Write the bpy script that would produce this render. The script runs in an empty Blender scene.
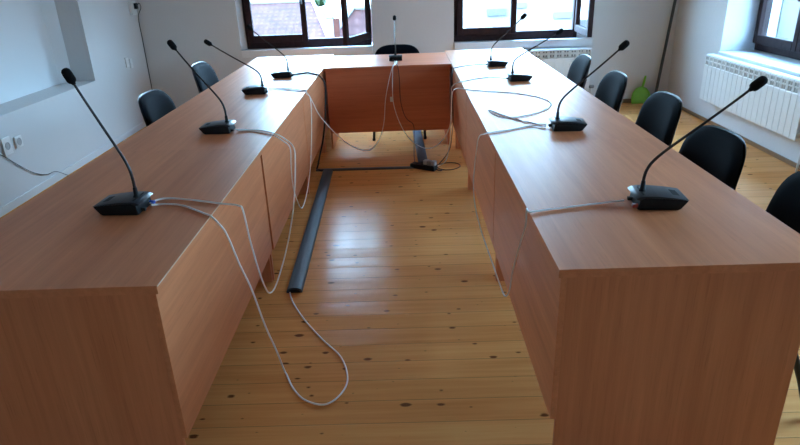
import bpy, bmesh, math, random
from mathutils import Vector, Matrix
random.seed(7)
SC = bpy.context.scene
COL = SC.collection
PI = math.pi

# ------------------------------------------------------------------ mesh collector
class MB:
    def __init__(s): s.bm = bmesh.new()
    def box(s, x0, x1, y0, y1, z0, z1, bev=0.0, seg=2):
        r = bmesh.ops.create_cube(s.bm, size=1.0)
        vs = r['verts']
        for v in vs:
            v.co = Vector((x0 + (v.co.x + .5) * (x1 - x0), y0 + (v.co.y + .5) * (y1 - y0), z0 + (v.co.z + .5) * (z1 - z0)))
        if bev > 0:
            es = list({e for v in vs for e in v.link_edges})
            bmesh.ops.bevel(s.bm, geom=es, offset=bev, segments=seg, profile=.5, affect='EDGES')
        return s
    def poly(s, pts):
        s.bm.faces.new([s.bm.verts.new(p) for p in pts]); return s
    def prism(s, prof, axis, a, b, bev=0.0, fn=None):
        """extrude a closed 2-D profile along an axis"""
        def P(u, v, w):
            return {'x': (w, u, v), 'y': (u, w, v), 'z': (u, v, w)}[axis]
        A = [s.bm.verts.new(P(u, v, a)) for u, v in prof]
        B = [s.bm.verts.new(P(u, v, b)) for u, v in prof]
        n = len(prof); fs = []
        for i in range(n):
            fs.append(s.bm.faces.new((A[i], A[(i + 1) % n], B[(i + 1) % n], B[i])))
        fs.append(s.bm.faces.new(A[::-1])); fs.append(s.bm.faces.new(B))
        bmesh.ops.recalc_face_normals(s.bm, faces=fs)
        if bev > 0:
            es = list({e for f in fs for e in f.edges})
            bmesh.ops.bevel(s.bm, geom=es, offset=bev, segments=2, profile=.5, affect='EDGES')
        return s
    def tube(s, pts, r, n=8, cap=True, flat=1.0):
        pts = [Vector(p) for p in pts]
        m = len(pts)
        rad = r if isinstance(r, (list, tuple)) else [r] * m
        T = []
        for i in range(m):
            t = (pts[min(i + 1, m - 1)] - pts[max(i - 1, 0)])
            T.append(t.normalized() if t.length > 1e-9 else Vector((0, 0, 1)))
        up = Vector((0, 0, 1)) if abs(T[0].z) < .9 else Vector((1, 0, 0))
        N = (up - T[0] * up.dot(T[0])).normalized()
        rings = []
        for i in range(m):
            N = (N - T[i] * N.dot(T[i]))
            N = N.normalized() if N.length > 1e-6 else T[i].orthogonal().normalized()
            Bn = T[i].cross(N)
            rings.append([s.bm.verts.new(pts[i] + (N * math.cos(2 * PI * k / n) + Bn * math.sin(2 * PI * k / n) * flat) * rad[i]) for k in range(n)])
        for i in range(m - 1):
            for k in range(n):
                s.bm.faces.new((rings[i][k], rings[i][(k + 1) % n], rings[i + 1][(k + 1) % n], rings[i + 1][k]))
        if cap:
            s.bm.faces.new(rings[0][::-1]); s.bm.faces.new(rings[-1])
        return s
    def lathe(s, prof, o=(0, 0, 0), axis=(0, 0, 1), n=16):
        ax = Vector(axis).normalized(); u = ax.orthogonal().normalized(); w = ax.cross(u); o = Vector(o)
        rings = [[s.bm.verts.new(o + ax * h + (u * math.cos(2 * PI * k / n) + w * math.sin(2 * PI * k / n)) * max(r, 1e-5)) for k in range(n)] for r, h in prof]
        for i in range(len(rings) - 1):
            for k in range(n):
                s.bm.faces.new((rings[i][k], rings[i][(k + 1) % n], rings[i + 1][(k + 1) % n], rings[i + 1][k]))
        s.bm.faces.new(rings[0][::-1]); s.bm.faces.new(rings[-1])
        return s
    def pad(s, outline, depth_front, depth_back, place, rings=7, e=5):
        """cushion: concentric rings of a closed outline, pillowed on both sides; place(u,v,d)->xyz"""
        n = len(outline)
        cu = sum(p[0] for p in outline) / n; cv = sum(p[1] for p in outline) / n
        def side(sgn, dep):
            R = []
            c = s.bm.verts.new(place(cu, cv, sgn * dep))
            for k in range(1, rings + 1):
                q = (k / rings) ** .75
                d = dep * (1 - q ** e) ** .5 if k < rings else 0.0
                R.append([s.bm.verts.new(place(cu + (u - cu) * q, cv + (v - cv) * q, sgn * d)) for u, v in outline] if (k < rings or sgn > 0) else None)
            return c, R
        c1, F = side(1, depth_front); c2, B = side(-1, depth_back)
        B[-1] = F[-1]
        for c, R in ((c1, F), (c2, B)):
            for i in range(n):
                s.bm.faces.new((c, R[0][i], R[0][(i + 1) % n]))
                for k in range(rings - 1):
                    s.bm.faces.new((R[k][i], R[k + 1][i], R[k + 1][(i + 1) % n], R[k][(i + 1) % n]))
        return s
    def ico(s, c, r, sub=2, jit=0.0, sc=(1, 1, 1)):
        g = bmesh.ops.create_icosphere(s.bm, subdivisions=sub, radius=1.0)
        for v in g['verts']:
            k = r * (1 + random.uniform(-jit, jit))
            v.co = Vector((c[0] + v.co.x * k * sc[0], c[1] + v.co.y * k * sc[1], c[2] + v.co.z * k * sc[2]))
        return s
    def build(s, name, mat, parent=None, smooth=False, angle=40):
        bmesh.ops.recalc_face_normals(s.bm, faces=s.bm.faces[:])
        me = bpy.data.meshes.new(name); s.bm.to_mesh(me); s.bm.free()
        o = bpy.data.objects.new(name, me); COL.objects.link(o)
        me.materials.append(mat)
        if smooth:
            me.shade_smooth()
            try: me.set_sharp_from_angle(angle=math.radians(angle))
            except Exception: pass
        if parent is not None: o.parent = parent
        return o

def props(o, label=None, cat=None, group=None, kind=None):
    if label: o['label'] = label
    if cat: o['category'] = cat
    if group: o['group'] = group
    if kind: o['kind'] = kind
    return o
def thing(name, label, cat, loc=(0, 0, 0), rz=0.0, group=None):
    o = bpy.data.objects.new(name, None); COL.objects.link(o)
    o.location = loc; o.rotation_euler = (0, 0, rz); o.empty_display_size = .1
    return props(o, label, cat, group)
def dup(root, loc, rz, label):
    r = root.copy(); COL.objects.link(r); r.location = loc; r.rotation_euler = (0, 0, rz); r['label'] = label
    for ch in list(root.children):
        c = ch.copy(); COL.objects.link(c); c.parent = r
        for g in list(ch.children):
            d = g.copy(); COL.objects.link(d); d.parent = c
    return r
def spline(P, per=7):
    P = [Vector(p) for p in P]
    Q = [P[0] * 2 - P[1]] + P + [P[-1] * 2 - P[-2]]
    out = []
    for i in range(1, len(Q) - 2):
        a, b, c, d = Q[i - 1:i + 3]
        for k in range(per):
            t = k / per
            out.append(.5 * ((2 * b) + (c - a) * t + (2 * a - 5 * b + 4 * c - d) * t * t + (3 * b - a - 3 * c + d) * t ** 3))
    out.append(P[-1]); return out
def bez(a, b, c, d, n=24):
    a, b, c, d = map(Vector, (a, b, c, d))
    return [a * (1 - t) ** 3 + b * 3 * t * (1 - t) ** 2 + c * 3 * t * t * (1 - t) + d * t ** 3 for t in [i / n for i in range(n + 1)]]

# ------------------------------------------------------------------ materials
class NT:
    def __init__(s, name):
        s.m = bpy.data.materials.new(name); s.m.use_nodes = True
        s.t = s.m.node_tree; s.t.nodes.clear()
        s.out = s.n('ShaderNodeOutputMaterial')
    def n(s, t, **kw):
        x = s.t.nodes.new(t)
        for k, v in kw.items(): setattr(x, k, v)
        return x
    def l(s, a, b): s.t.links.new(a, b)
    def val(s, node, name, v): node.inputs[name].default_value = v
    def math(s, op, a, b=None, c=None):
        x = s.n('ShaderNodeMath', operation=op)
        for i, q in enumerate((a, b, c)):
            if q is None: continue
            if isinstance(q, (int, float)): x.inputs[i].default_value = q
            else: s.l(q, x.inputs[i])
        return x.outputs[0]
    def ramp(s, fac, stops):
        r = s.n('ShaderNodeValToRGB'); s.l(fac, r.inputs[0])
        e = r.color_ramp.elements
        while len(e) < len(stops): e.new(.5)
        for i, (p, c) in enumerate(stops):
            e[i].position = p; e[i].color = (*c, 1) if len(c) == 3 else c
        return r.outputs[0]
    def mix(s, fac, a, b, mode='MIX'):
        x = s.n('ShaderNodeMix', data_type='RGBA', blend_type=mode)
        for sock, q in ((x.inputs[0], fac), (x.inputs[6], a), (x.inputs[7], b)):
            if isinstance(q, (int, float)): sock.default_value = q
            elif isinstance(q, tuple): sock.default_value = (*q, 1)
            else: s.l(q, sock)
        return x.outputs[2]
    def bsdf(s, col, rough=.5, spec=.5, metal=0.0, bump=None, bs=.1, bd=.002, coat=0.0, coat_r=.1):
        b = s.n('ShaderNodeBsdfPrincipled')
        if isinstance(col, tuple): b.inputs['Base Color'].default_value = (*col, 1)
        else: s.l(col, b.inputs['Base Color'])
        if isinstance(rough, (int, float)): b.inputs['Roughness'].default_value = rough
        else: s.l(rough, b.inputs['Roughness'])
        b.inputs['Specular IOR Level'].default_value = spec
        b.inputs['Metallic'].default_value = metal
        b.inputs['Coat Weight'].default_value = coat; b.inputs['Coat Roughness'].default_value = coat_r
        if bump is not None:
            q = s.n('ShaderNodeBump'); q.inputs['Strength'].default_value = bs; q.inputs['Distance'].default_value = bd
            s.l(bump, q.inputs['Height']); s.l(q.outputs[0], b.inputs['Normal'])
        s.l(b.outputs[0], s.out.inputs[0]); s.b = b
        return s.m
    def coord(s, scale=(1, 1, 1), kind='Object', loc=(0, 0, 0)):
        t = s.n('ShaderNodeTexCoord'); m = s.n('ShaderNodeMapping'); s.l(t.outputs[kind], m.inputs[0])
        m.inputs['Scale'].default_value = scale; m.inputs['Location'].default_value = loc
        return m.outputs[0]
    def noise(s, vec, scale=5, detail=3, rough=.5):
        x = s.n('ShaderNodeTexNoise'); s.l(vec, x.inputs['Vector'])
        x.inputs['Scale'].default_value = scale; x.inputs['Detail'].default_value = detail; x.inputs['Roughness'].default_value = rough
        return x.outputs[0]

def plain(name, col, rough=.5, spec=.5, metal=0.0, nscale=60, var=.06, bs=.05, bd=.001, coat=0.0):
    t = NT(name); v = t.coord()
    f = t.noise(v, nscale, 3)
    lo = tuple(c * (1 - var) for c in col); hi = tuple(min(1, c * (1 + var)) for c in col)
    return t.bsdf(t.ramp(f, [(.3, lo), (.7, hi)]), rough, spec, metal, f, bs, bd, coat)

def laminate(name, axis, a=(.56, .194, .082), b=(.765, .305, .142)):
    """beech laminate, fine grain running along one axis"""
    t = NT(name)
    k = {'x': (1.3, 42, 42), 'y': (42, 1.3, 42), 'z': (42, 42, 1.3)}[axis]
    k2 = {'x': (.5, 7, 7), 'y': (7, .5, 7), 'z': (7, 7, .5)}[axis]
    k3 = {'x': (8, 220, 220), 'y': (220, 8, 220), 'z': (220, 220, 8)}[axis]
    g = t.noise(t.coord(k), 1, 4, .6); h = t.noise(t.coord(k2, loc=(3, 5, 1)), 1, 2); p = t.noise(t.coord(k3), 1, 2)
    f = t.math('MULTIPLY_ADD', g, .55, t.math('MULTIPLY', h, .45))
    c = t.ramp(f, [(.32, a), (.52, tuple((x + y) / 2 for x, y in zip(a, b))), (.7, b)])
    pore = t.ramp(p, [(.6, (1, 1, 1)), (.74, (.84, .80, .76))])
    c = t.mix(.8, c, pore, 'MULTIPLY')
    return t.bsdf(c, .42, .32, 0, p, .03, .0004)

def floor_mat():
    t = NT('varnished_pine_boards'); W = .128
    tc = t.n('ShaderNodeTexCoord'); sp = t.n('ShaderNodeSeparateXYZ'); t.l(tc.outputs['Object'], sp.inputs[0])
    X, Y = sp.outputs[0], sp.outputs[1]
    v = t.math('DIVIDE', Y, W); idx = t.math('FLOOR', v); fr = t.math('FRACT', v)
    wn = t.n('ShaderNodeTexWhiteNoise', noise_dimensions='1D'); t.l(idx, wn.inputs['W']); rnd = wn.outputs['Value']
    off = t.math('MULTIPLY', rnd, 37.0)
    cb = t.n('ShaderNodeCombineXYZ'); t.l(t.math('ADD', X, off), cb.inputs[0]); t.l(Y, cb.inputs[1]); t.l(off, cb.inputs[2])
    mp = t.n('ShaderNodeMapping'); t.l(cb.outputs[0], mp.inputs[0]); mp.inputs['Scale'].default_value = (1.6, 38, 1)
    grain = t.noise(mp.outputs[0], 1, 4, .6)
    mp2 = t.n('ShaderNodeMapping'); t.l(cb.outputs[0], mp2.inputs[0]); mp2.inputs['Scale'].default_value = (.8, 5, 1)
    broad = t.noise(mp2.outputs[0], 1, 2)
    f = t.math('MULTIPLY_ADD', grain, .5, t.math('MULTIPLY_ADD', broad, .3, t.math('MULTIPLY_ADD', rnd, .12, .05)))
    c = t.ramp(f, [(.3, (.60, .225, .066)), (.55, (.74, .335, .112)), (.78, (.82, .43, .165))])
    # knots
    mk = t.n('ShaderNodeMapping'); t.l(cb.outputs[0], mk.inputs[0]); mk.inputs['Scale'].default_value = (5.6, 9.5, 1)
    vo = t.n('ShaderNodeTexVoronoi', voronoi_dimensions='2D'); t.l(mk.outputs[0], vo.inputs['Vector']); vo.inputs['Scale'].default_value = 1.0
    sc = t.n('ShaderNodeSeparateColor'); t.l(vo.outputs['Color'], sc.inputs[0])
    size = t.math('MULTIPLY_ADD', t.math('POWER', sc.outputs[0], 2.4), .105, -.03)
    d = t.math('SUBTRACT', t.math('ADD', vo.outputs['Distance'], t.math('MULTIPLY_ADD', grain, .22, -.11)), size)
    km = t.ramp(d, [(0.0, (1, 1, 1)), (.045, (0, 0, 0))])
    c = t.mix(t.math('MULTIPLY', km, .9), c, (.10, .030, .011))
    # seams between boards
    e = t.math('MINIMUM', fr, t.math('SUBTRACT', 1.0, fr))
    sm = t.ramp(e, [(.006, (1, 1, 1)), (.016, (0, 0, 0))])
    c = t.mix(t.math('MULTIPLY', sm, .6), c, (.10, .045, .018))
    wav = t.noise(t.coord((.9, 16, 1)), 1, 2)
    tilt = t.math('MULTIPLY', t.math('MULTIPLY', fr, t.math('SUBTRACT', wn.outputs['Value'], .5)), W * .055)
    hgt = t.math('ADD', t.math('MULTIPLY_ADD', wav, .0011, tilt), t.math('MULTIPLY', sm, -.0006))
    return t.bsdf(c, .21, .035, 0, hgt, 1.0, 1.0)

def paint(name, col, bs=.25, rough=.75):
    t = NT(name); f = t.noise(t.coord(), 26, 5, .65); g = t.noise(t.coord(), 1.3, 2)
    lo = tuple(c * .96 for c in col)
    return t.bsdf(t.ramp(g, [(.35, lo), (.65, col)]), rough, .25, 0, f, bs, .004)

def glass_mat():
    t = NT('window_glass')
    a = t.n('ShaderNodeBsdfTransparent'); a.inputs[0].default_value = (.93, .96, .95, 1)
    g = t.n('ShaderNodeBsdfGlossy'); g.inputs['Roughness'].default_value = .02
    lw = t.n('ShaderNodeLayerWeight'); lw.inputs['Blend'].default_value = .5
    fac = t.math('MULTIPLY_ADD', t.math('POWER', lw.outputs['Facing'], 4.0), .5, .035)
    mx = t.n('ShaderNodeMixShader'); t.l(fac, mx.inputs[0]); t.l(a.outputs[0], mx.inputs[1]); t.l(g.outputs[0], mx.inputs[2])
    t.l(mx.outputs[0], t.out.inputs[0]); return t.m

def tiles_mat():
    t = NT('clay_roof_tiles')
    v = t.coord()
    w = t.n('ShaderNodeTexWave', wave_type='BANDS', bands_direction='X'); t.l(v, w.inputs['Vector']); w.inputs['Scale'].default_value = 1.9; w.inputs['Distortion'].default_value = 1.2
    w2 = t.n('ShaderNodeTexWave', wave_type='BANDS', bands_direction='Y'); t.l(v, w2.inputs['Vector']); w2.inputs['Scale'].default_value = 1.5; w2.inputs['Distortion'].default_value = .8
    f = t.math('MULTIPLY', w.outputs[1], w2.outputs[1]); n = t.noise(v, 3, 4)
    f = t.math('MULTIPLY_ADD', f, .25, t.math('MULTIPLY', n, .75))
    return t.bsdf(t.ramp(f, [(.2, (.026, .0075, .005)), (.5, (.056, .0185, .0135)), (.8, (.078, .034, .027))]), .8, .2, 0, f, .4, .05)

M = {
 'lam_x_bounce': laminate('beech_laminate_long_grain_red_bounce', 'x', (.57, .168, .076), (.72, .24, .115)), 'lam_y': laminate('beech_laminate_cross_grain', 'y'),  # head desk laminate: redder base colour paints in the red bounce light
 'lam_z': laminate('beech_laminate_upright_grain', 'z'),
 'floor': floor_mat(),
 'wall': paint('white_wall_paint', (.67, .67, .67), .5), 'smooth': paint('smooth_white_plaster', (.80, .82, .83), .06),
 'ceil': paint('white_ceiling_paint', (.72, .715, .70), .1), 'sill': paint('white_sill_paint', (.74, .75, .76), .05, .45),
 'frame': plain('dark_brown_window_paint', (.030, .015, .016), .6, .15, nscale=30, var=.25),
 'glass': glass_mat(),
 'black': plain('black_plastic', (.007, .0075, .009), .5, .25, var=.1, nscale=300, bs=.05),
 'mictop': plain('charcoal_satin_plastic', (.022, .029, .037), .36, .4, var=.05, nscale=300),
 'foam': plain('black_foam', (.008, .008, .009), .95, .2, var=.3, nscale=400, bs=.6, bd=.002),
 'fabric': plain('dark_navy_upholstery', (.0035, .0045, .008), .8, .08, var=.2, nscale=500, bs=.2),
 'shell': plain('black_chair_shell', (.006, .008, .012), .33, .4, var=.1, nscale=40),
 'steel': plain('black_painted_tube', (.010, .010, .011), .35, .5, var=.1),
 'white_cable': plain('white_cable_sheath', (.93, .92, .91), .45, .4, var=.03),
 'black_cable': plain('black_cable_sheath', (.012, .012, .013), .45, .4, var=.1),
 'brown_cable': plain('dark_brown_cable_sheath', (.055, .018, .014), .45, .4, var=.1),
 'duct': plain('slate_grey_duct_plastic', (.062, .073, .092), .55, .3, var=.05),
 'ductdark': plain('dark_grey_duct_plastic', (.045, .048, .054), .40, .5, var=.05),
 'white': plain('white_plastic', (.78, .78, .77), .35, .5, var=.02),
 'grey': plain('grey_plastic', (.22, .23, .24), .45, .5, var=.05),
 'mid': plain('light_grey_plastic', (.42, .43, .44), .4, .5, var=.03),
 'dark': plain('dark_hollow', (.018, .019, .020), .7, .3, var=.1),
 'rad': plain('white_radiator_enamel', (.74, .75, .74), .30, .5, var=.02, nscale=15),
 'edge': plain('pale_edge_highlight', (.80, .60, .44), .3, .5, var=.04),  # highlight tone for the aisle edges of the left desks
 'skirt': laminate('pine_skirting', 'x', (.20, .10, .045), (.30, .17, .08)),
 'skirt_y': laminate('pine_skirting_side', 'y', (.20, .10, .045), (.30, .17, .08)),
 'green': plain('lime_green_plastic', (.22, .62, .04), .40, .5, var=.06, nscale=20),
 'pole': plain('dark_grey_metal_pole', (.045, .058, .062), .40, .5, var=.1),
 'blue': plain('blue_plug', (.03, .12, .60), .4, .5, var=.05),
 'red': plain('red_plug', (.45, .04, .02), .4, .5, var=.05),
 'bristle': plain('dark_bristle', (.03, .03, .035), .8, .2, var=.3, nscale=200),
 'tiles': tiles_mat(),
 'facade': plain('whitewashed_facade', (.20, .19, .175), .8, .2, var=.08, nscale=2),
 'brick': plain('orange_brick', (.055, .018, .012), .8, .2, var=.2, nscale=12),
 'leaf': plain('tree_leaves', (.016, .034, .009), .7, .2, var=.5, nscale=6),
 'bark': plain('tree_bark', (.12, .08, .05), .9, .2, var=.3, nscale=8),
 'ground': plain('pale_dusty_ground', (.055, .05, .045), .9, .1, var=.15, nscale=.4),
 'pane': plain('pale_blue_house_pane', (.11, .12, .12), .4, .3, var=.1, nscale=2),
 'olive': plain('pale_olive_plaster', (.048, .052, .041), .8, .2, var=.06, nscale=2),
}
SKY, SUN, EXPOSURE = 4.6, .8, 3.32
# ------------------------------------------------------------------ measurements (metres)
T = .75                       # desk height
XL, XR = -.719, .422          # inner edges of the two desk rows
XOL, XOR = -1.508, 1.212      # outer edges
WL, WR, WB, WF, CE = -2.94, 3.05, 7.12, -1.6, 2.75   # wall planes and ceiling

def S(o): o['kind'] = 'structure'; return o

# ------------------------------------------------------------------ room shell
S(MB().box(WL - .5, WR + .5, WF - .3, WB + .4, -.12, 0).build('floor', M['floor']))
S(MB().box(WL - .5, WR + .5, WF - .3, WB + .4, CE, CE + .15).build('ceiling', M['ceil']))
S(MB().box(WL - .5, WR + .5, WF - .3, WF, 0, CE).build('wall_front', M['wall']))
ZS, ZT = .70, 2.12            # bottom and top of the window openings
b = MB(); y0, y1 = WB, WB + .36
A0, A1, B0, B1 = -1.838, -.345, .572, 2.13
for x0, x1 in ((WL - .5, A0), (A1, B0), (B1, WR + .5)): b.box(x0, x1, y0, y1, 0, CE)
for x0, x1 in ((A0, A1), (B0, B1)):
    b.box(x0, x1, y0, y1, 0, ZS); b.box(x0, x1, y0, y1, ZT, CE)
b.prism([(A0, y0), (A0 + .048, y0 + .10), (A0 + .048, y1), (A0, y1)], 'z', ZS, ZT)
b.prism([(B1, y0), (B1, y1), (B1 - .15, y1), (B1 - .15, y0 + .10)], 'z', ZS, ZT)
S(b.build('wall_back', M['wall']))
# right wall: one window niche and two unseen openings added for light
b = MB(); x0, x1 = WR, WR + .5
N1 = (4.60, 6.05); N2_added = (1.55, 3.05); N3_added = (-1.35, -.55)
for a, c in ((WF, N3_added[0]), (N3_added[1], N2_added[0]), (N2_added[1], N1[0]), (N1[1], WB)): b.box(x0, x1, a, c, 0, CE)
for a, c in (N1, N2_added, N3_added): b.box(x0, x1, a, c, 0, ZS - .02); b.box(x0, x1, a, c, ZT, CE)
S(b.build('wall_right', M['wall']))
# left wall with a blind niche
b = MB(); NA, NB, NZ = 3.2, 5.86, .66
b.box(WL - .5, WL, WF, NA, 0, CE).box(WL - .5, WL, NB, WB, 0, CE).box(WL - .5, WL, NA, NB, 0, NZ).box(WL - .5, WL, NA, NB, 2.2, CE)
b.box(WL - .5, WL - .30, NA, NB, NZ, 2.2)
S(b.build('wall_left', M['wall']))
b = MB().prism([(WL - .21, NB), (WL - .30, NB), (WL - .30, NB - .12)], 'z', NZ, 2.2)
b.box(WL - .30, WL - .285, NA, NB - .10, NZ, 2.2)
S(b.build('trim_1', M['smooth']))
# skirting boards
S(MB().box(1.25, WR, WB - .018, WB, 0, .045, .004).build('baseboard_back', M['skirt']))
S(MB().box(WR - .018, WR, WF, WB - .02, 0, .035, .004).build('baseboard_right', M['skirt_y']))

S(MB().box(WL, WL + .014, WF, WB - .02, 0, .06, .003).build('baseboard_left', M['wall']))

# ------------------------------------------------------------------ windows
def sash(root, w, h, side, ang, d=.05):
    """side -1: hinged on the left jamb, +1: on the right jamb; opens into the room (-y)"""
    st, br = .062, .078
    f = MB()
    s = -side
    def X(a, c): return (min(a * s, c * s), max(a * s, c * s))
    for a, c, z0, z1 in ((0, st, 0, h), (w - st, w, 0, h), (st, w - st, 0, br), (st, w - st, h - st, h)):
        xa, xb = X(a, c); f.box(xa, xb, -d, 0, z0, z1, .006)
    o = f.build('window_sash', M['frame'], root)
    xa, xb = X(st, w - st)
    MB().box(xa, xb, -d * .6, -d * .6 + .006, br, h - st).build('window_glass', M['glass'], o)
    o.rotation_euler = (0, 0, math.radians(ang) * side)
    return o
def window(n, loc, rz, W, H, left_ang, right_ang, fb=.09):
    r = bpy.data.objects.new('window_%d' % n, None); COL.objects.link(r); r.location = loc; r.rotation_euler = (0, 0, rz); S(r)
    f = MB(); fs = .05
    f.box(-W / 2, -W / 2 + fs, 0, .07, 0, H, .004).box(W / 2 - fs, W / 2, 0, .07, 0, H, .004)
    f.box(-W / 2 + fs, W / 2 - fs, 0, .07, 0, fb, .004).box(-W / 2 + fs, W / 2 - fs, 0, .07, H - fs, H, .004)
    f.build('window_frame', M['frame'], r)
    lw = W / 2 - fs + .012
    for side, ang in ((-1, left_ang), (1, right_ang)):
        o = sash(r, lw - .002, H - fb - fs + .035, side, ang)
        o.location = (side * (W / 2 - fs + .012), -.001 if ang == 0 else -.004, fb - .02)
        if side == -1:
            h = MB().box(lw - .048, lw - .022, -.075, -.051, .50, .54, .004).box(lw - .043, lw - .027, -.095, -.075, .40, .54, .005)
            h.build('window_handle', M['grey'], o)
    return r
zs = .745
window(1, (-1.075, WB + .10, zs), 0, 1.43, 1.36, 0, 70)
window(2, (1.278, WB + .10, zs), 0, 1.40, 1.36, 0, 87)
window(3, (WR + .32, (N1[0] + N1[1]) / 2, .705), -PI / 2, N1[1] - N1[0] - .01, 1.40, 0, 0)
window(4, (WR + .32, (N2_added[0] + N2_added[1]) / 2, .705), -PI / 2, N2_added[1] - N2_added[0] - .01, 1.40, 0, 0)  # unseen window, added to light the left wall and near desks
window(5, (WR + .32, (N3_added[0] + N3_added[1]) / 2, .705), -PI / 2, N3_added[1] - N3_added[0] - .01, 1.40, 0, 0)  # unseen window, added to brighten the near desk fronts
S(MB().box(WR - .022, WR + .48, N3_added[0] + .003, N3_added[1] - .003, ZS - .05, .70, .006).build('trim_6', M['sill']))
S(MB().box(A0 + .003, A1 - .003, WB - .022, WB + .34, ZS - .035, zs, .006).build('window_sill', M['sill'], None)).name = 'trim_2'
S(MB().box(B0 + .003, B1 - .003, WB - .022, WB + .34, ZS - .035, zs, .006).build('trim_3', M['sill']))
S(MB().box(WR - .022, WR + .48, N1[0] + .003, N1[1] - .003, ZS - .05, .70, .006).build('trim_4', M['sill']))
S(MB().box(WR - .022, WR + .48, N2_added[0] + .003, N2_added[1] - .003, ZS - .05, .70, .006).build('trim_5', M['sill']))

# ------------------------------------------------------------------ desks
TH = .026
def side_desk(side, y0, y1, label, near=False, last=False):
    """one desk of a row: local x runs from the aisle edge outwards"""
    xi, xo = (XL, XOL) if side < 0 else (XR, XOR)
    s = -1 if side < 0 else 1
    D = abs(xo - xi); L = y1 - y0
    r = thing('conference_desk', label, 'desk', (xi, y0, 0), 0, 'beech desks of the left row' if side < 0 else 'beech desks of the right row')
    def bx(a, c, ya, yb, z0, z1, bev=.0015): return MB().box(min(s * a, s * c), max(s * a, s * c), ya, yb, z0, z1, bev)
    bx(0, D, .0001, L - .0001, T - TH, T, 0).build('desktop', M['lam_y'], r)
    ins = (.016 if near else .010) if side < 0 else .012
    pin = ins + .0185
    if side < 0: MB().box(.0002, .0022, .0005, L - .0005, T - .0035, T + .0002).build('edge_highlight', M['edge'], r)  # pale strip paints the window highlight along the left row's aisle edge
    bx(ins, ins + .018, (.02 if near else .006), L - .006, .20 if side > 0 else .182, T - TH - .0005).build('modesty_panel', M['lam_y'], r)
    near_out = D - .035 if near else .34
    bx(pin, near_out, .024 if near else .003, .042 if near else .021, 0, T - TH - .0005).build('end_panel', M['lam_z'], r)
    bx(ins + .0185, D - .035 if last else .34, L - .021, L - .003, 0, T - TH - .0005).build('end_panel', M['lam_z'], r)
    return r
YB = [1.53, 2.95, 4.34, 5.44, 6.44]
lab = ['beech desk at the near end of the left row with an upright end panel', 'second beech desk from the near end of the left row, beside hanging white cables',
       'third beech desk of the left row, under the microphone beside the second chair', 'beech desk in the far left corner of the horseshoe below the left window']
for i in range(4):
    side_desk(-1, YB[i] - (.014 if i == 0 else 0), YB[i + 1], lab[i], i == 0, i == 3)
YB = [1.53, 2.88, 4.32, 5.44, 6.44]
lab = ['beech desk at the near end of the right row with an upright end panel', 'second beech desk from the near end of the right row, white cable over it',
       'third beech desk of the right row, under the coiled cable loop', 'beech desk in the far right corner of the horseshoe below the right window']
for i in range(4):
    side_desk(1, YB[i] + (.009 if i == 0 else 0), YB[i + 1], lab[i], i == 0, i == 3)
# head desk across the far end
r = thing('conference_desk', 'short beech desk closing the far end of the horseshoe between the two rows', 'desk', ((XL + XR) / 2, 5.52, 0))
HW = (XR - XL) / 2 - .003
MB().box(-HW, HW, 0, .79, T - TH, T, .002).build('desktop', M['lam_x_bounce'], r)
MB().box(-HW + .012, HW - .012, .020, .038, .152, T - TH - .0005, .0015).build('modesty_panel', M['lam_x_bounce'], r)
for sx in (-1, 1):
    a, c = sx * (HW - .012), sx * (HW - .030)
    MB().box(min(a, c), max(a, c), .0385, .60, 0, T - TH - .0005, .0015).build('end_panel', M['lam_z'], r)

# ------------------------------------------------------------------ microphones
def microphone(loc, ang, fwd, up, kx, kz, label, plug=None, yaw=0.0):
    """+x local points to the speaker; (fwd, up) is where the head ends; (kx, kz) where the bend stops"""
    r = thing('gooseneck_microphone', label, 'microphone', loc, ang, 'conference microphones on the desks')
    prof = [(0.004, .002), (.012, 0), (.140, 0), (.149, .004), (.171, .033), (.167, .0355), (.120, .044), (.070, .049), (.028, .050), (.004, .047), (.002, .041), (.010, .036)]
    MB().prism(prof[:6] + [(.120, .040), (.028, .045), (.010, .036)], 'y', -.060, .060, .0025).build('base', M['black'], r, True)
    top = [(-.006, .040), (.010, .036), (.028, .0452), (.120, .0402), (.167, .0357), (.173, .0355), (.169, .0380), (.120, .0455), (.070, .0505), (.030, .0515), (.008, .0490)]
    MB().prism(top, 'y', -.062, .062, .0015).build('top_cover', M['mictop'], r, True)
    sl = lambda x: .0457 - (x - .12) * .153
    MB().poly([(.126, -.028, sl(.126) + .0008), (.150, -.028, sl(.150) + .0008), (.150, .028, sl(.150) + .0008), (.126, .028, sl(.126) + .0008)]).build('speak_button', M['dark'], r)
    MB().box(.020, .026, -.044, .044, .0508, .0520).build('vent_slot', M['dark'], r)
    cx = .030
    MB().lathe([(.012, .048), (.0125, .053), (.009, .060), (.0075, .085), (.0062, .088)], (cx, 0, 0)).build('neck_socket', M['black'], r, True)
    P0 = Vector((cx, 0, .084)); H = Vector((cx + fwd * math.cos(yaw), fwd * math.sin(yaw), up)); K = Vector((cx + kx * math.cos(yaw), kx * math.sin(yaw), kz))
    d = (H - K).normalized(); E = H - d * .044
    pts = bez(P0, P0 + Vector((0, 0, (kz - .084) * .95)), E - d * .33, E, 26)
    n = len(pts)
    MB().tube(pts, [.0058 - .0014 * i / n for i in range(n)], 8).build('gooseneck', M['steel'], r, True)
    MB().lathe([(.0060, -.006), (.0080, .0), (.0138, .004), (.0166, .012), (.0168, .034), (.0154, .046), (.0095, .053), (.003, .055)], E, d, 14).build('windscreen', M['foam'], r, True)
    if plug:
        MB().box(-.012, .012, -.052, -.038, .006, .018, .002).build('cable_plug', M[plug], r)
    MB().box(-.010, .012, .020, .034, .006, .018, .002).build('cable_plug', M['dark'], r)
    return r
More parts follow.
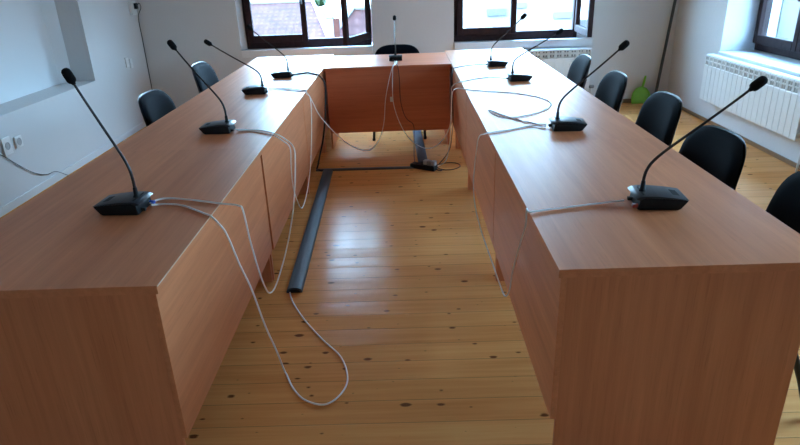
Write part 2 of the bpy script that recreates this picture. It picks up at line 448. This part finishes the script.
def mic(nx, ny, cx, cy, **k):
    """nose and connector points of the base's near bottom edge"""
    d = Vector((nx - cx, ny - cy)).normalized(); p = Vector((-d.y, d.x))
    if p.y < 0: p = -p
    o = Vector((cx, cy)) + p * .060 - d * .004
    return microphone((o.x, o.y, T + .0005), math.atan2(d.y, d.x), **k)
# cable paths: desktop height .75, floor 0
CAB={
'A': [(-0.983, 2.164, 0.762), (-0.98, 2.213, 0.754), (-0.931, 2.231, 0.753), (-0.823, 2.199, 0.754), (-0.718, 2.157, 0.754), (-0.64, 2.133, 0.752), (-0.626, 2.14, 0.726), (-0.633, 2.2, 0.579), (-0.639, 2.28, 0.413), (-0.648, 2.38, 0.268), (-0.656, 2.48, 0.182), (-0.648, 2.58, 0.169), (-0.633, 2.78, 0.231), (-0.617, 2.93, 0.332), (-0.606, 3.05, 0.455), (-0.598, 3.13, 0.625), (-0.607, 3.17, 0.686), (-0.649, 3.2, 0.72), (-0.697, 3.19, 0.755), (-0.791, 3.278, 0.754), (-0.875, 3.307, 0.754), (-0.943, 3.294, 0.762)] ,
'B': [(-0.973, 2.147, 0.76), (-0.947, 2.167, 0.753), (-0.857, 2.148, 0.753), (-0.726, 2.042, 0.753), (-0.685, 2.02, 0.726), (-0.662, 2.02, 0.682), (-0.635, 2.03, 0.554), (-0.604, 2.03, 0.447), (-0.576, 2.04, 0.284), (-0.548, 2.06, 0.143), (-0.541, 2.116, 0.004), (-0.489, 2.008, 0.004), (-0.43, 1.931, 0.004), (-0.348, 1.901, 0.004), (-0.291, 1.962, 0.004), (-0.273, 2.063, 0.004), (-0.314, 2.211, 0.004), (-0.414, 2.355, 0.004), (-0.522, 2.532, 0.004), (-0.603, 2.699, 0.004), (-0.64, 2.815, 0.004)] ,
'C': [(-0.922, 3.277, 0.76), (-0.858, 3.282, 0.754), (-0.783, 3.239, 0.754), (-0.703, 3.163, 0.754), (-0.657, 3.16, 0.723), (-0.626, 3.17, 0.681), (-0.641, 3.22, 0.57), (-0.664, 3.33, 0.416), (-0.679, 3.48, 0.267), (-0.685, 3.65, 0.148), (-0.678, 3.85, 0.184), (-0.679, 4.1, 0.296), (-0.68, 4.3, 0.496), (-0.683, 4.4, 0.692), (-0.715, 4.42, 0.733), (-0.772, 4.429, 0.754), (-0.879, 4.495, 0.754), (-0.99, 4.47, 0.762)] ,
'D': [(-1.005, 4.543, 0.76), (-0.932, 4.585, 0.754), (-0.765, 4.474, 0.754), (-0.707, 4.46, 0.725), (-0.679, 4.48, 0.654), (-0.643, 4.53, 0.544), (-0.558, 4.68, 0.372), (-0.468, 4.9, 0.211), (-0.36, 5.1, 0.102), (-0.297, 5.22, 0.088), (-0.237, 5.36, 0.14), (-0.197, 5.45, 0.264), (-0.176, 5.48, 0.457), (-0.137, 5.495, 0.631), (-0.102, 5.5, 0.742), (-0.084, 5.557, 0.757), (-0.081, 5.727, 0.762)] ,
'F': [(-0.067, 5.724, 0.762), (-0.075, 5.555, 0.757), (-0.097, 5.5, 0.742), (-0.106, 5.495, 0.63), (-0.108, 5.48, 0.454), (-0.077, 5.46, 0.312), (-0.018, 5.42, 0.181), (0.051, 5.36, 0.102), (0.156, 5.27, 0.059), (0.249, 5.17, 0.097), (0.32, 5.03, 0.208), (0.36, 4.88, 0.355), (0.36, 4.75, 0.546), (0.355, 4.65, 0.682), (0.366, 4.6, 0.728), (0.403, 4.546, 0.757), (0.495, 4.651, 0.753), (0.64, 4.724, 0.754), (0.767, 4.61, 0.762)] ,
'G': [(0.741, 3.169, 0.762), (0.7, 3.226, 0.754), (0.621, 3.326, 0.754), (0.546, 3.486, 0.754), (0.5, 3.592, 0.754), (0.501, 3.538, 0.754), (0.55, 3.397, 0.754), (0.646, 3.4, 0.754), (0.788, 3.514, 0.754), (0.874, 3.652, 0.754), (0.895, 3.796, 0.754), (0.842, 3.949, 0.754), (0.735, 4.079, 0.753), (0.58, 4.168, 0.753), (0.452, 4.247, 0.754), (0.381, 4.303, 0.756), (0.341, 4.28, 0.751), (0.333, 4.32, 0.695), (0.336, 4.45, 0.461), (0.338, 4.65, 0.252), (0.323, 4.84, 0.072), (0.277, 4.911, 0.004), (0.223, 4.848, 0.004)] ,
'H': [(0.736, 3.145, 0.76), (0.659, 3.178, 0.754), (0.542, 3.113, 0.754), (0.443, 3.074, 0.754), (0.399, 3.055, 0.752), (0.373, 3.05, 0.739), (0.359, 3.03, 0.676), (0.339, 2.97, 0.534), (0.337, 2.87, 0.435), (0.35, 2.72, 0.362), (0.372, 2.48, 0.307), (0.385, 2.32, 0.276), (0.394, 2.24, 0.267), (0.403, 2.2, 0.313), (0.404, 2.14, 0.44), (0.41, 2.07, 0.573), (0.419, 2.02, 0.672), (0.417, 1.99, 0.731), (0.422, 1.966, 0.754), (0.46, 1.98, 0.754), (0.533, 1.996, 0.754), (0.684, 2.031, 0.754), (0.769, 2.032, 0.762)] ,
'K': [(-0.945, 5.164, 0.762), (-0.892, 5.195, 0.754), (-0.814, 5.241, 0.754), (-0.724, 5.134, 0.754), (-0.683, 5.12, 0.726), (-0.661, 5.11, 0.673), (-0.665, 5.09, 0.552), (-0.678, 5.05, 0.393), (-0.701, 4.99, 0.237), (-0.73, 4.94, 0.122), (-0.748, 4.9, 0.047), (-0.76, 4.899, 0.004), (-0.713, 4.858, 0.004)] ,
'M': [(0.714, 5.319, 0.762), (0.659, 5.391, 0.754), (0.533, 5.346, 0.753), (0.449, 5.27, 0.754), (0.417, 5.24, 0.738), (0.402, 5.2, 0.679), (0.402, 5.16, 0.501), (0.402, 5.1, 0.344), (0.39, 5.06, 0.224), (0.369, 5.01, 0.125), (0.323, 4.97, 0.059), (0.271, 4.954, 0.004), (0.25, 4.872, 0.004), (0.295, 4.794, 0.004), (0.377, 4.796, 0.004), (0.442, 4.87, 0.004), (0.424, 4.957, 0.004), (0.349, 4.982, 0.004), (0.262, 4.941, 0.004), (0.209, 4.89, 0.004)] ,
'N': [(-0.058, 5.721, 0.762), (-0.063, 5.54, 0.757), (-0.053, 5.5, 0.732), (-0.044, 5.495, 0.628), (-0.041, 5.49, 0.45), (-0.013, 5.48, 0.324), (0.021, 5.46, 0.272), (0.065, 5.44, 0.238), (0.076, 5.4, 0.165), (0.066, 5.2, 0.081), (0.065, 5.02, 0.026), (0.083, 4.918, 0.004)] ,
}
mic(-1.139, 2.075, -.989, 2.068, fwd=.155, up=.515, kx=.022, kz=.20, plug='blue', label='gooseneck microphone nearest the camera on the left row, blue plug at its back')
mic(-1.106, 3.247, -.960, 3.245, fwd=.24, up=.485, kx=.050, kz=.20, label='gooseneck microphone on the left row beside the nearer left chair, second from the near end')
mic(-1.150, 4.359, -.996, 4.367, fwd=.355, up=.375, kx=.075, kz=.18, label='gooseneck microphone on the left row bent low towards the wall, third from the near end')
mic(-1.075, 5.050, -.927, 5.059, fwd=.285, up=.41, kx=.045, kz=.19, label='gooseneck microphone in the far left corner below the left window')
mic(.872, 5.241, .713, 5.243, fwd=.275, up=.405, kx=.045, kz=.19, label='gooseneck microphone in the far right corner below the right window')
mic(.935, 4.522, .775, 4.522, fwd=.345, up=.345, kx=.070, kz=.18, label='gooseneck microphone on the right row bent low, in front of the coiled cable')
mic(.909, 3.047, .756, 3.060, fwd=.31, up=.425, kx=.050, kz=.18, label='gooseneck microphone on the right row before the third right chair, second from the near end')
mic(.945, 1.950, .794, 1.963, fwd=.335, up=.430, kx=.055, kz=.18, plug='red', label='gooseneck microphone nearest the camera on the right row, red plug at its back')
microphone((-.075, 5.795, T + .0005), PI / 2, fwd=.26, up=.372, kx=.03, kz=.20, label='small gooseneck microphone on the head desk facing the far chair')

# ------------------------------------------------------------------ cables
def cable(key, r, mat, label, extra=None):
    pts = spline(CAB[key], 7)
    pts = [Vector((p.x, p.y, max(p.z, r + .0006))) for p in pts]
    for p in pts:   # never dip into a desktop
        if (p.x < XL + .006 or p.x > XR - .006 or p.y > 5.515) and T - .05 < p.z < T + r + .0006 and 1.5 < p.y < 6.4: p.z = T + r + .0008
    o = MB().tube(pts, r, 7).build('cable', mat, None, True)
    props(o, label, 'cable', 'cables linking the microphones')
    return o
W_, B_ = M['white_cable'], M['black_cable']
cable('A', .0038, W_, 'white cable looping from the nearest left microphone to the second left one')
cable('B', .0038, W_, 'white cable from the nearest left microphone curling on the floor into the grey duct')
cable('C', .0035, W_, 'white cable in a narrow loop between the second and third left microphones')
cable('D', .0035, W_, 'white cable sagging from the third left microphone to the head desk')
cF = cable('F', .0035, W_, 'white cable with a tag sagging from the head desk to the right row')
cable('G', .0033, W_, 'long white cable coiled on the far right row and dropping to the power strip')
cable('H', .0035, W_, 'white cable looping from the nearest right microphone to the second right one')
cable('K', .0075, B_, 'black cable from the far left corner microphone down to the floor')
cable('M', .0034, B_, 'black cable from the far right corner microphone ending in a floor coil')
cable('N', .0034, M['brown_cable'], 'dark brown cable hanging down the front of the head desk')
MB().box(-.134, -.106, 5.470, 5.488, .44, .483, .003).build('cable_tag', M['white'], cF)

# ------------------------------------------------------------------ floor ducts and power strip
def duct(name_label, a, c, w, h, mat):
    a = Vector((*a, 0)); c = Vector((*c, 0)); d = c - a; L = d.length
    r = thing('floor_cable_duct', name_label, 'cable duct', a, math.atan2(d.y, d.x))
    out = [(-w / 2, .0006), (w / 2, .0006)] + [(w / 2 * math.cos(t), .0006 + h * (.25 + .75 * math.sin(t))) for t in [PI * k / 14 for k in range(15)]]
    MB().prism(out, 'x', 0, L).build('cover', mat, r, True, 50)
    e = MB()
    for sg in (-1, 1): e.box(.0, L, sg * w * .22 - .0015, sg * w * .22 + .0015, h * .88, h * .955)
    e.build('groove', mat, r)
    MB().prism([(p[0] * .72, .0008 + p[1] * .62) for p in out], 'x', -.0012, .0).build('end_opening', M['dark'], r)
    return r
duct('long slate grey half-round duct on the floor along the left row', (-.612, 2.80), (-.662, 4.845), .082, .030, M['duct'])
duct('thin dark duct lying across the aisle to the power strip', (-.765, 4.895), (.07, 4.880), .048, .014, M['ductdark'])
duct('blue grey duct running under the head desk from the power strip', (.140, 4.98), (.105, 6.30), .085, .026, M['duct'])
r = thing('power_strip', 'black power strip on the floor with white plugs at the duct corner', 'power strip', (.155, 4.835, 0), math.radians(-32))
MB().box(-.135, .095, -.034, .034, .0006, .040, .006).build('housing', M['black'], r)
for k in range(3):
    MB().lathe([(.020, .0395), (.020, .0415), (.016, .0418), (.015, .0405)], (-.085 + .055 * k, 0, 0)).build('socket', M['dark'], r, True)
for k, (px, py) in enumerate(((.000, .006), (.038, -.002), (.072, .008))):
    pl = MB().box(px - .019, px + .019, py - .022, py + .022, .0405, .080, .007).build('plug', M['mid'] if k != 1 else M['grey'], r)
MB().tube(spline([(.095, 0, .018), (.12, -.01, .012), (.14, .01, .006), (.125, .05, .005)], 5), .004).build('power_lead', B_, r, True)

# ------------------------------------------------------------------ chairs
def chair():
    r = thing('stacking_chair', 'x', 'chair', (0, 0, 0), 0, 'black upholstered chairs around the desks')
    def outline(wb, wt, h, n=44, etop=3.2, ebot=5):
        pts = []
        for i in range(n):
            a = 2 * PI * i / n; cs, sn = math.cos(a), math.sin(a)
            e = etop if sn > 0 else ebot
            u = math.copysign(abs(cs) ** (2 / e), cs); v = math.copysign(abs(sn) ** (2 / e), sn)
            w = wb + (wt - wb) * (v + 1) / 2
            pts.append((u * w / 2, v * h / 2))
        return pts
    ob = outline(.50, .44, .335, 44, 3.4, 5)
    def back(off):
        def f(u, v, d):
            y = -.262 - (v + .17) * .19 + u * u * .55 + d + off - max(0, v) ** 2 * .5
            return (u, y, .658 + v)
        return f
    b = MB().pad(ob, .030, .006, back(0)).build('backrest', M['fabric'], r, True, 70)
    ob2 = [(u * 1.035, v * 1.03) for u, v in ob]
    MB().pad(ob2, .004, .014, back(-.010)).build('back_shell', M['shell'], b, True, 70)
    os_ = outline(.475, .46, .43, 44, 5, 3.5)
    def seat(off):
        return lambda u, v, d: (u, v + .015, .452 + off + d - max(0, v - .10) ** 2 * 1.2 + u * u * .10)
    s = MB().pad(os_, .030, .010, seat(0)).build('seat', M['fabric'], r, True, 70)
    MB().pad([(u * 1.01, v * 1.01) for u, v in os_], .002, .010, seat(-.012)).build('seat_shell', M['shell'], s, True, 70)
    def leg(pts):
        l = MB().tube(spline(pts, 5), .0125, 10).build('leg', M['steel'], r, True)
        x, y, z = pts[-1]
        MB().lathe([(.0150, 0.0), (.0155, .010), (.0135, .022)], (x, y, 0)).build('leg_cap', M['dark'], l, True)
    for sx in (-1, 1):
        leg([(sx * .205, -.13, .424), (sx * .212, .10, .424), (sx * .218, .165, .412), (sx * .235, .215, .25), (sx * .250, .270, .002)])
        leg([(sx * .205, .02, .418), (sx * .212, -.07, .412), (sx * .222, -.125, .36), (sx * .240, -.20, .18), (sx * .252, -.255, .002)])
        MB().tube(spline([(sx * .15, .05, .426), (sx * .15, -.17, .426), (sx * .15, -.245, .45), (sx * .15, -.272, .53), (sx * .15, -.305, .66)], 5), .010, 8, flat=1.0).build('back_support', M['steel'], r, True)
    MB().tube([(-.205, .12, .426), (.205, .12, .426)], .009).tube([(-.205, -.11, .426), (.205, -.11, .426)], .009).build('cross_bar', M['steel'], r, True)
    return r
c0 = chair()
CH = [  # x, y of the seat centre, facing angle, label
    (1.155, 2.00, 90, 'black chair nearest the camera on the right, half cut by the picture edge'),
    (1.10, 2.655, 95, 'large black chair behind the near right microphone head, second from the camera on the right'),
    (1.19, 3.50, 92, 'black chair in front of the green dustpan, third from the camera on the right'),
    (1.16, 4.29, 91, 'black chair second from the far end of the right row'),
    (1.175, 5.18, 90, 'black chair at the far end of the right row before the radiator'),
    (-1.42, 4.16, -94, 'nearer of the two black chairs along the left wall'),
    (-1.51, 5.55, -94, 'farther of the two black chairs along the left wall'),
    (-.065, 6.07, 180, 'black chair behind the head desk below the wall between the windows'),
    (1.55, 1.31, 90, 'black chair beside the near right desk end, only a dark sliver at the picture edge'),
]
for i, (x, y, a, l) in enumerate(CH):
    if i == 0:
        c0.location = (x, y, 0); c0.rotation_euler = (0, 0, math.radians(a)); c0['label'] = l
    else: dup(c0, (x, y, 0), math.radians(a), l)

# ------------------------------------------------------------------ radiators
def radiator(loc, rz, n, H, label, label_cat='radiator'):
    """local x along the wall, -y into the room"""
    P = .080; W = n * P
    r = thing('aluminium_radiator', label, label_cat, loc, rz)
    def section():
        s = MB()
        h = H
        # front plate, rounded at the top where it curls back to the wall
        prof = [(-.078, .02), (-.082, .03), (-.082, h - .105), (-.078, h - .098), (-.072, h - .098), (-.072, .02)]
        s.prism(prof, 'x', .002, P - .002, .0015)
        cap = [(-.082, h - .022), (-.080, h - .008), (-.070, h), (-.006, h), (0, h - .008), (0, h - .016), (-.066, h - .016), (-.072, h - .024)]
        s.prism(cap, 'x', .002, P - .002, .0015)
        # grille bars between two rows of openings
        s.box(.002, .014, -.080, -.050, h - .10, h - .02); s.box(P - .014, P - .002, -.080, -.050, h - .10, h - .02)
        s.box(P / 2 - .004, P / 2 + .004, -.078, -.055, h - .10, h - .02)
        s.box(.012, P - .012, -.079, -.055, h - .064, h - .054)
        s.box(P / 2 - .012, P / 2 + .012, -.074, -.008, .03, h - .10)
        s.box(.004, P - .004, -.012, -.004, .03, h - .02)
        return s
    first = section().build('section', M['rad'], r)
    first.location = (-W / 2, 0, 0)
    for k in range(1, n):
        c = first.copy(); COL.objects.link(c); c.parent = r; c.location = (-W / 2 + k * P, 0, 0)
    MB().box(-W / 2 + .01, W / 2 - .01, -.052, -.016, H - .085, H - .026).build('top_header', M['grey'], r)
    MB().tube([(-W / 2 - .002, -.04, .06), (W / 2 + .004, -.04, .06)], .018, 12).tube([(-W / 2 - .002, -.04, H - .05), (W / 2 + .004, -.04, H - .05)], .016, 12).build('header_pipe', M['rad'], r, True)
    MB().box(-W / 2 + .2, -W / 2 + .24, -.02, .028, H - .20, H - .17).box(W / 2 - .24, W / 2 - .2, -.02, .028, H - .20, H - .17).build('bracket', M['grey'], r)
    MB().lathe([(.012, 0), (.014, .012), (.020, .018), (.021, .055), (.017, .062)], (W / 2 + .004, -.04, .06), (1, 0, 0), 14).build('valve', M['grey'], r, True)
    MB().tube([(W / 2 + .035, -.04, .062), (W / 2 + .035, -.04, -loc[2] + .001)], .008, 10).build('pipe', M['rad'], r, True)
    return r
radiator((WR - .030, 5.290, .215), -PI / 2, 20, .460, 'white sectioned radiator on the right wall under the window niche')
radiator((1.385, WB - .030, .155), 0, 18, .495, 'white sectioned radiator on the back wall under the right window')

# ------------------------------------------------------------------ broom, dustpan
r = thing('broom', 'dark thin broom handle leaning in the far right corner', 'broom', (2.885, 7.035, 0))
h0, h1 = Vector((0, 0, .10)), Vector((.142, .062, 1.50))
MB().tube([h0, h0.lerp(h1, .5), h1], .0165, 10).build('handle', M['pole'], r, True)
MB().lathe([(.012, 0), (.016, .006), (.016, .03), (.008, .036)], h1, (h1 - h0), 12).build('handle_cap', M['dark'], r, True)
MB().box(-.045, .115, -.022, .022, .072, .105, .006).build('head_block', M['pole'], r)
MB().prism([(-.041, .074), (.111, .074), (.125, .001), (-.050, .001)], 'y', -.020, .020).build('bristles', M['bristle'], r)
r = thing('dustpan', 'lime green dustpan standing against the back wall beside the broom', 'dustpan', (2.725, 7.045, 0))
def dp(u, v, y): return (u, y + v * .18, v)
o = [(-.095, 0), (-.102, .07), (-.088, .125), (-.055, .165), (0, .185), (.055, .165), (.088, .125), (.102, .07), (.095, 0)]
b = MB()
for ya, yb in ((0, .004),):
    A = [b.bm.verts.new(dp(u, v, ya)) for u, v in o]; B = [b.bm.verts.new(dp(u, v, yb)) for u, v in o]
    b.bm.faces.new(A); b.bm.faces.new(B[::-1])
    for i in range(len(o)): b.bm.faces.new((A[i], B[i], B[(i + 1) % len(o)], A[(i + 1) % len(o)]))
b.build('pan', M['green'], r)
MB().tube([dp(u, v, -.012) for u, v in o], .010, 8, flat=.5).build('rim', M['green'], r, True)
MB().tube([dp(.012, .175, -.004), dp(.030, .24, -.004), dp(.045, .305, -.004)], [.012, .014, .011], 8).build('handle', M['green'], r, True)

# ------------------------------------------------------------------ sockets, junction box and wall cables
def socket_plate(loc, label, w=.085, h=.085, holes=True, dark='mid'):
    r = thing('wall_socket', label, 'socket', loc, 0, 'sockets on the left wall')
    MB().box(0.0005, .012, -w / 2, w / 2, -h / 2, h / 2, .003).build('cover_plate', M['white'], r)
    if holes:
        MB().lathe([(.027, .0115), (.029, .014), (.024, .0145), (.022, .0125)], (0, 0, 0), (1, 0, 0), 18).build('socket_face', M[dark], r, True)
    return r
socket_plate((WL, 4.335, .445), 'larger white double socket on the left wall, the nearer of the low pair', .10, .13)
socket_plate((WL, 4.480, .440), 'small white socket on the left wall, just right of the larger one', .085, .085)
socket_plate((WL, 6.60, .725), 'pale wall plate on the left wall near the far corner, left one of two', .06, .10, True, 'white')
socket_plate((WL, 6.70, .70), 'pale wall plate on the left wall near the far corner, right one of two', .06, .10, True, 'white')
r = thing('junction_box', 'small white junction box high in the far left corner with a black plug', 'junction box', (WL, 6.985, 1.245))
MB().box(.0005, .035, -.06, .06, -.07, .07, .004).build('housing', M['white'], r)
MB().box(.035, .062, -.005, .045, -.01, .05, .004).build('plug', M['black'], r)
o = MB().tube(spline([(WL + .062, 7.0, 1.27), (WL + .075, 7.04, 1.29), (WL + .07, 7.075, 1.24), (WL + .012, 7.104, 1.14), (WL + .008, 7.110, .9), (WL + .008, 7.110, .45), (WL + .008, 7.110, .02)], 7), .0045, 8).build('cable', M['pole'], None, True)
props(o, 'black cable running down the far left corner of the room from the junction box', 'cable')
o = MB().tube(spline([(WL + .03, 4.05, .46), (WL + .012, 4.16, .43), (WL + .006, 4.25, .40), (WL + .006, 4.40, .28), (WL + .006, 4.56, .165), (WL + .006, 4.72, .10), (WL + .010, 4.84, .085), (WL + .02, 4.98, .006)], 7), .0026, 8).build('cable', M['black_cable'], None, True)
props(o, 'thin dark cable drooping on the left wall below the two low sockets', 'cable')

# ------------------------------------------------------------------ outside: roofs, houses, trees below the upper-floor windows
GZ = -6.0
o = MB().box(-60, 60, WB + 1.2, 90, GZ - .2, GZ).build('ground', M['ground']); S(o)
o = MB().box(WR + 1.5, 70, -30, WB + 1.1, GZ - .2, GZ).build('ground', M['ground']); S(o)
def house(label, x0, x1, y0, y1, ez, rz, hip, wall, ov=.35, windows=()):
    r = thing('house', label, 'house', ((x0 + x1) / 2, (y0 + y1) / 2, GZ))
    cx, cy = (x0 + x1) / 2, (y0 + y1) / 2
    a, c, w = (x1 - x0) / 2, (y1 - y0) / 2, ez - GZ
    MB().box(-a, a, -c, c, 0, w).build('walls', M[wall], r)
    A, C, k = a + ov, c + ov, rz - GZ
    b = MB(); v = [b.bm.verts.new(p) for p in [(-A, -C, w), (A, -C, w), (A, C, w), (-A, C, w), (-A + hip, 0, k), (A - hip, 0, k)]]
    for f in ((0, 1, 5, 4), (2, 3, 4, 5), (1, 2, 5), (3, 0, 4), (3, 2, 1, 0)): b.bm.faces.new([v[i] for i in f])
    b.build('roof', M['tiles'], r)
    MB().tube([(-A + hip, 0, k + .03), (A - hip, 0, k + .01)], .05, 8).tube([(A - hip, 0, k + .03), (A, -C, w + .01)], .05, 8).tube([(-A + hip, 0, k + .03), (-A, -C, w + .01)], .05, 8).build('ridge_tiles', M['facade'], r, True)
    for (wx, wz, ww, wh) in windows:
        MB().box(wx - cx - ww / 2, wx - cx + ww / 2, -c - .04, -c + .05, wz - GZ, wz - GZ + wh).build('house_window', M['pane'], r)
    return r
house('house with a broad pinkish tiled roof seen through the left pane of the left window', -10.5, -1.75, 15.2, 22.4, -.95, .72, 1.2, 'facade')
hs = house('house with a reddish tiled roof and chimney seen through the open left window', -1.75, .30, 9.8, 13.6, -.60, .88, 1.2, 'facade')
ch = MB().box(-.11, 0, -.10, .10, -.12, .76, .01).build('chimney', M['facade'], hs)
ch.location = (-1.15 + .725, 10.7 - 11.7, .06 - GZ)
MB().box(.0005, .095, -.10, .10, -.12, .74, .01).build('brick_side', M['brick'], ch)
MB().box(-.125, .11, -.115, .115, .7605, .79, .005).build('chimney_cap', M['facade'], ch)
house('long whitewashed house seen through the right window', 1.7, 7.9, 17.0, 23.0, 1.6, 3.0, 1.5, 'facade', .35,
      [(2.5, .28, .5, .16), (3.1, .45, .35, .13), (4.25, .15, .5, .16), (4.8, .38, .5, .14)])
def tree(label, c, hgt, rad):
    r = thing('tree', label, 'tree', (c[0], c[1], GZ))
    MB().tube([(0, 0, 0), (.1, .05, hgt * .5), (0, 0, hgt * .8)], [.22, .16, .08], 8).build('trunk', M['bark'], r, True)
    b = MB()
    for k in range(26):
        a = random.uniform(0, 2 * PI); q = rad * random.random() ** .6
        b.ico((q * math.cos(a), q * math.sin(a), hgt - rad * .9 + random.uniform(-.8, .9) * rad), rad * random.uniform(.25, .45), 2, .16)
    b.build('foliage', M['leaf'], r)
tree('green tree behind the chimney roof seen through the open left window', (-3.55, 25.0), 6.9, .7)
tree('pale green tree beside the long whitewashed house', (6.4, 15.2), 6.2, .9)
# neighbour seen through the right wall's window
r = thing('house', 'whitewashed neighbouring house seen through the right wall window', 'house', (11.5, 15.0, GZ), 0)
MB().box(-2.6, 4.0, -3.2, 4.0, 0, 10.2).build('walls', M['facade'], r)
MB().prism([(-3.0, 10.2), (4.4, 10.2), (.7, 12.4)], 'y', -3.6, 4.4).build('roof', M['tiles'], r)
r = thing('garden_wall', 'pale olive plastered wall strip at the left of the right wall window', 'wall', (8.05, 14.55, GZ), math.radians(-25))
MB().box(-.45, .45, -.15, .15, 0, 9.0, .01).build('plastered_wall', M['olive'], r)
MB().box(-.50, .50, -.20, .20, 9.0005, 9.1, .01).build('coping', M['facade'], r)

# ------------------------------------------------------------------ daylight
w = bpy.data.worlds.new('sky'); SC.world = w; w.use_nodes = True
nt = w.node_tree; nt.nodes.clear()
def wn(t): return nt.nodes.new(t)
tc = wn('ShaderNodeTexCoord'); sp = wn('ShaderNodeSeparateXYZ'); nt.links.new(tc.outputs['Generated'], sp.inputs[0])
cr = wn('ShaderNodeValToRGB'); nt.links.new(sp.outputs[2], cr.inputs[0])
e = cr.color_ramp.elements
e[0].position = 0.0; e[0].color = (.17, .28, .40, 1); e[1].position = 1.0; e[1].color = (.20, .47, 1.0, 1)
k = e.new(.40); k.color = (.40, .685, 1.0, 1)
bg = wn('ShaderNodeBackground'); nt.links.new(cr.outputs[0], bg.inputs[0])
mm = wn('ShaderNodeMath'); mm.operation = 'MULTIPLY_ADD'; nt.links.new(sp.outputs[1], mm.inputs[0]); mm.inputs[1].default_value = .45 * SKY; mm.inputs[2].default_value = SKY
nt.links.new(mm.outputs[0], bg.inputs[1])   # the sky is brighter towards the far side of the house
wo = wn('ShaderNodeOutputWorld'); nt.links.new(bg.outputs[0], wo.inputs[0])
sun = bpy.data.lights.new('sun', 'SUN'); sun.energy = SUN; sun.angle = .01; sun.color = (1.0, .93, .82)
so = bpy.data.objects.new('sun', sun); COL.objects.link(so)
so.rotation_euler = Vector((.45, .60, -.75)).to_track_quat('-Z', 'Y').to_euler()
so.location = (-6, -8, 12)
# sampling portals in the window openings (they emit nothing themselves)
def portal(loc, rot, sx, sy):
    L = bpy.data.lights.new('window_portal', 'AREA'); L.shape = 'RECTANGLE'; L.size = sx; L.size_y = sy
    L.cycles.is_portal = True
    o = bpy.data.objects.new('window_portal', L); COL.objects.link(o); o.location = loc; o.rotation_euler = rot
for x in (-1.075, 1.278): portal((x, WB + .30, 1.43), (-PI / 2, 0, 0), 1.5, 1.4)
for a, c in (N1, N2_added, N3_added): portal((WR + .46, (a + c) / 2, 1.42), (0, PI / 2, 0), 1.42, c - a)

# ------------------------------------------------------------------ camera
cd = bpy.data.cameras.new('camera'); cam = bpy.data.objects.new('camera', cd); COL.objects.link(cam)
cd.sensor_width = 36; cd.lens = 608.4973 * 36 / 800; cd.clip_start = .05; cd.clip_end = 300
Rv = Vector((.99939065, .0012144, -.0348834)); Uv = Vector((.03168846, .3874504, .92134577)); Fv = Vector((-.01463447, .92188975, -.38717583))
m = Matrix((Rv, Uv, -Fv)).transposed().to_4x4(); m.translation = (0, 0, 1.5576)
cam.matrix_world = m
SC.camera = cam
SC.view_settings.view_transform = 'Standard'; SC.view_settings.look = 'None'
SC.view_settings.gamma = 1; SC.view_settings.exposure = EXPOSURE; SC.view_settings.use_curve_mapping = False
SC.cycles.max_bounces = 12; SC.cycles.diffuse_bounces = 6; SC.cycles.glossy_bounces = 4; SC.cycles.transparent_max_bounces = 12
SC.cycles.sample_clamp_indirect = 8; SC.cycles.caustics_reflective = False; SC.cycles.caustics_refractive = False
